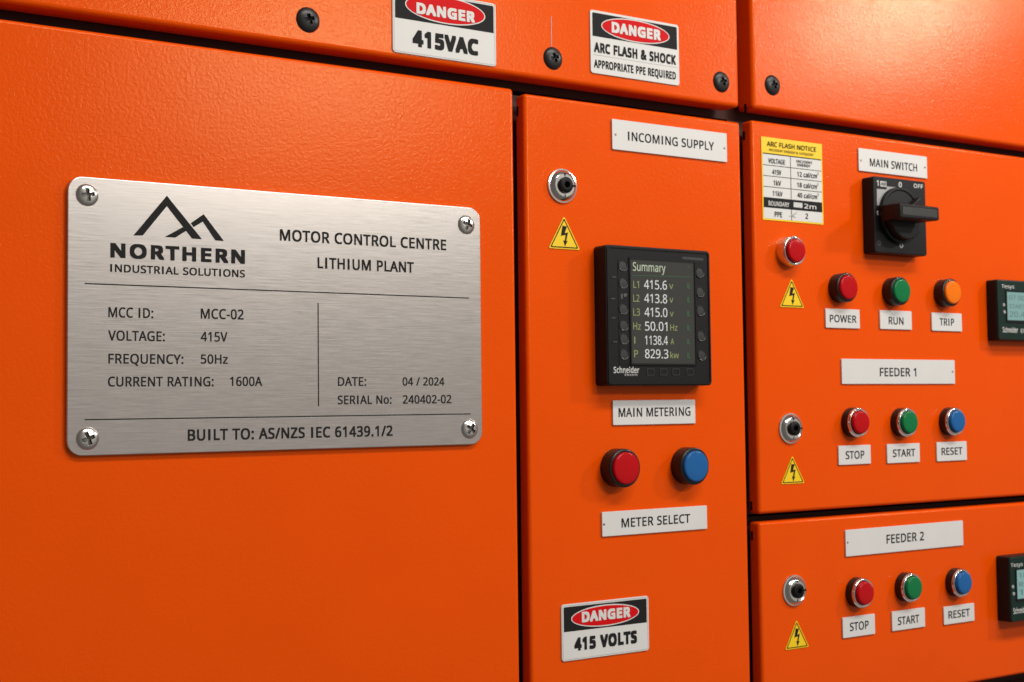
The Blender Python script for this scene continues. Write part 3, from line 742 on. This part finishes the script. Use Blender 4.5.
bmesh.ops.bevel(bm, geom=bm.edges[:], offset=0.0013, segments=3, profile=0.5, affect='EDGES')
grip = link('handle', from_bm('handle', bm, 40), BLACK, sw)
link('handle_inset', prism_mesh('handle_inset', rrect(hx0+0.003, hx1-0.003, hz0+0.0028, hz1-0.0028, 0.0010, 3), -GT+0.0003, -GT-0.0003, 0.0001), KEYMAT, grip)
# swept wings of the knob, above and below the grip
def wing(pts, y0, y1):
    link('knob_wing', prism_mesh('knob_wing', [(KX+x*KR, KZ+z_*KR) for x, z_ in pts], y0, y1, 0.0009, 40), BLACK, sw)
arc = lambda r, a0, a1, n=10: [(r*math.cos(math.radians(a0+(a1-a0)*k/n)), r*math.sin(math.radians(a0+(a1-a0)*k/n))) for k in range(n+1)]
wing(arc(0.88, 180, 318, 16)+[(0.42, -0.34), (0.30, -0.14), (-0.2, 0.0)], -ST-0.002, -ST-0.0105)
wing([(0.15, 0.30), (0.45, 0.46)] + arc(0.99, 42, 12, 6) + [(0.55, 0.16)], -ST-0.002, -ST-0.0095)
# pad print on the base
print_px([[(387, 138), (454, 144), (454, 122), (512, 127), (513, 158), (470, 175), (436, 206), (418, 253), (389, 250)]], GREYINK, sw, SR, ST, sz, 'grey_sector', 0.00012)
print_px([[(410, 84), (452, 90), (453, 126), (411, 121)]], PALEINK, sw, SR, ST, sz, 'pale_box', 0.00012)
S_ = lambda s, xl, xr, yb, cap, mat, b=0.01, eps=0.00014: lettering_px(s, sz(xl, 0)[0], sz(xr, 0)[0], sz(0, yb)[1], cap/6.823, ST, sw, mat, SR, b, eps)
S_('1', 386, 399, 117, 38, PALEINK, 0.02); S_('AB', 414, 448, 115, 24, INK, 0.01, 0.0003)
S_('0', 536, 558, 126, 34, PALEINK, 0.02); S_('OFF', 638, 702, 131, 28, PALEINK, 0.02)
S_('0', 543, 566, 540, 34, PALEINK, 0.012); S_('o', 387, 410, 318, 40, PALEINK, 0.03)
SCR_RING = lathe_mesh('fixing_hole', [(0.0020, 0), (0.0020, 0.0002), (0.0014, 0.0002), (0.0013, 0)], 24)
q = P(*sz(403, 508), ST); link('fixing_hole', SCR_RING, DIMINK, sw, (q.x-SR[0], -ST, q.y-SR[1]))

# ------------------------------------------------------------------ small green feeder meters, cut by the picture's edge
def feeder_meter(label, fl, top, bot, lcd, logo, title, marks, f, lines, t=0.0122):
    a, b = P(*f(fl, top), t), P(*f(fl, bot), t)
    h = a.y-b.y; w = h*1.16; x0 = (a.x+b.x)/2
    r = (x0+w/2, (a.y+b.y)/2)
    o = thing('feeder_meter', label, 'meter', (r[0], 0, r[1]), 'small dark green feeder meters')
    link('housing', prism_mesh('housing', rrect(-w/2, w/2, -h/2, h/2, 0.0022, 5), -0.0002, -t, 0.0010, 40), DGREEN, o)
    link('side_shell', frame_mesh('side_shell', (-w/2-0.0003, w/2+0.0003, -h/2-0.0003, h/2+0.0003), (-w/2+0.0006, w/2-0.0006, -h/2+0.0006, h/2-0.0006), -0.0003, -t+0.0020, 0.0022, 0.0016), BLACK, o)
    l0 = P(*f(lcd[0], lcd[1]), t); l1 = P(*f(lcd[0], lcd[2]), t)
    lx0, lz1, lz0 = l0.x-r[0], l0.y-r[1], l1.y-r[1]; lx1 = w/2-(lx0+w/2)*0.9
    s = link('screen', prism_mesh('screen', [(lx0, lz0), (lx1, lz0), (lx1, lz1), (lx0, lz1)], -t+0.0005, -t-0.0001), LCD, o)
    link('screen_frame', frame_mesh('screen_frame', (lx0-0.0016, lx1+0.0016, lz0-0.0022, lz1+0.0014), (lx0, lx1, lz0, lz1), -t+0.0003, -t-0.0006, 0.0006, 0.0002), BLACK, o)
    H = lz1-lz0
    for k, (s_, frac, cap, x1f) in enumerate(lines):
        lettering(s_, lx0+0.0030, lx0+(lx1-lx0)*x1f, lz1-H*frac, H*cap, -t-0.0003, s, LCDINK, 0.004, (0, 0), 'readout')
    p = P(*f(logo[0], logo[2]), t); c = P(*f(logo[0], logo[2]-logo[3]), t); e = PX_at(f(logo[1], 0)[0], f(0, logo[2])[1], p.y, t)
    lettering('Schneider', p.x, e, p.y, c.y-p.y, -t-0.00012, o, PALEINK, 0.016, r)
    lettering('Electric', e+0.004, e+0.024, p.y, (c.y-p.y)*0.75, -t-0.00012, o, PALEINK, 0.01, r)
    p = P(*f(title[0], title[2]), t); c = P(*f(title[0], title[2]-title[3]), t); e = PX_at(f(title[1], 0)[0], f(0, title[2])[1], p.y, t)
    lettering('Tesys', p.x, e, p.y, c.y-p.y, -t-0.00012, o, PALEINK, 0.008, r)
    DOT = lathe_mesh('status_light', [(0.0016, 0), (0.0016, 0.0003), (0.0012, 0.0006), (0, 0.0006)], 20); DOT.materials.append(GREYINK)
    for mx, my in marks:
        q = P(*f(mx, my), t); link('status_light', DOT, None, o, (q.x-r[0], -t, q.y-r[1]))
    return o
feeder_meter('small dark green meter with pale screen beside the amber TRIP lamp', 583, 134, 408, (620, 190, 318), (603, 672, 374, 24), (597, 655, 172, 16), ((608, 250), (611, 282)),
             lambda x, y: (x/4.545+870, y/4.545+250), (('07 00', .28, .17, .62), ('START', .58, .15, .60), ('20.4', .88, .19, .62)))
feeder_meter('small dark green meter with pale screen on the FEEDER 2 door', 490, 215, 460, (511, 263, 372), (500, 553, 428, 22), (490, 535, 252, 14), ((498, 326), (501, 352)),
             lambda x, y: (x/3.75+880, y/3.75+500), (('18 20', .28, .17, .62), ('RUN', .58, .15, .50), ('12.1', .88, .19, .62)), 0.0145)

# ------------------------------------------------------------------ camera
cam = bpy.data.cameras.new('camera'); co = bpy.data.objects.new('camera', cam); COL.objects.link(co)
cam.sensor_width = 36; cam.lens = F_PX*36/1024; cam.clip_start = 0.02; cam.clip_end = 100
co.matrix_world = Matrix(((CR.x, CU.x, -CF.x, 0), (CR.y, CU.y, -CF.y, -D), (CR.z, CU.z, -CF.z, ZC), (0, 0, 0, 1)))
cam.dof.use_dof = True; cam.dof.focus_distance = 0.80; cam.dof.aperture_fstop = 22.0
sc.camera = co

# ------------------------------------------------------------------ lamps of the switchroom
def area(name, loc, target, sx, sy, watts, col=(1, 0.95, 0.88), spread=180):
    l = bpy.data.lights.new(name, 'AREA'); l.shape = 'RECTANGLE'; l.size = sx; l.size_y = sy; l.energy = watts; l.color = col
    l.spread = math.radians(spread)
    o = bpy.data.objects.new(name, l); COL.objects.link(o); o.location = loc
    o.rotation_euler = (Vector(target)-Vector(loc)).to_track_quat('-Z', 'Y').to_euler()
    return o
def mirror_dir(px, py):
    p = P(px, py); v = Vector((p.x, -D, p.y-ZC)); return Vector((p.x, 0, p.y)), v
area('ceiling_lamp', (0.85, -1.45, 3.15), (0.85, 0, 1.30), 1.9, 0.24, 37)
p, v = mirror_dir(320, 45)
area('room_lamp', p+v*1.7, p, 0.40, 0.13, 7.4)
p, v = mirror_dir(893, 8)
area('aisle_lamp', p+v*0.9, p, 0.095, 0.075, 5.0)
w_ = bpy.data.worlds.new('World'); sc.world = w_; w_.use_nodes = True
bg = w_.node_tree.nodes['Background']; bg.inputs['Color'].default_value = (1.0, 0.94, 0.87, 1)
# a dim switchroom whose pale opposite wall is its brightest side
nt = w_.node_tree
tc = nt.nodes.new('ShaderNodeTexCoord')
dt = nt.nodes.new('ShaderNodeVectorMath'); dt.operation = 'DOT_PRODUCT'; dt.inputs[1].default_value = Vector((0.42, -0.90, 0.10)).normalized()
nt.links.new(tc.outputs['Generated'], dt.inputs[0])
mx = nt.nodes.new('ShaderNodeMath'); mx.operation = 'MAXIMUM'; mx.inputs[1].default_value = 0.0; nt.links.new(dt.outputs['Value'], mx.inputs[0])
pw = nt.nodes.new('ShaderNodeMath'); pw.operation = 'POWER'; pw.inputs[1].default_value = 4.0; nt.links.new(mx.outputs[0], pw.inputs[0])
ma = nt.nodes.new('ShaderNodeMath'); ma.operation = 'MULTIPLY_ADD'; ma.inputs[1].default_value = 0.40; ma.inputs[2].default_value = 0.12
nt.links.new(pw.outputs[0], ma.inputs[0]); nt.links.new(ma.outputs[0], bg.inputs['Strength'])

sc.view_settings.view_transform = 'Standard'; sc.view_settings.look = 'None'
sc.view_settings.exposure = 0; sc.view_settings.gamma = 1
sc.render.engine = 'CYCLES'
sc.cycles.use_denoising = True
sc.cycles.max_bounces = 8
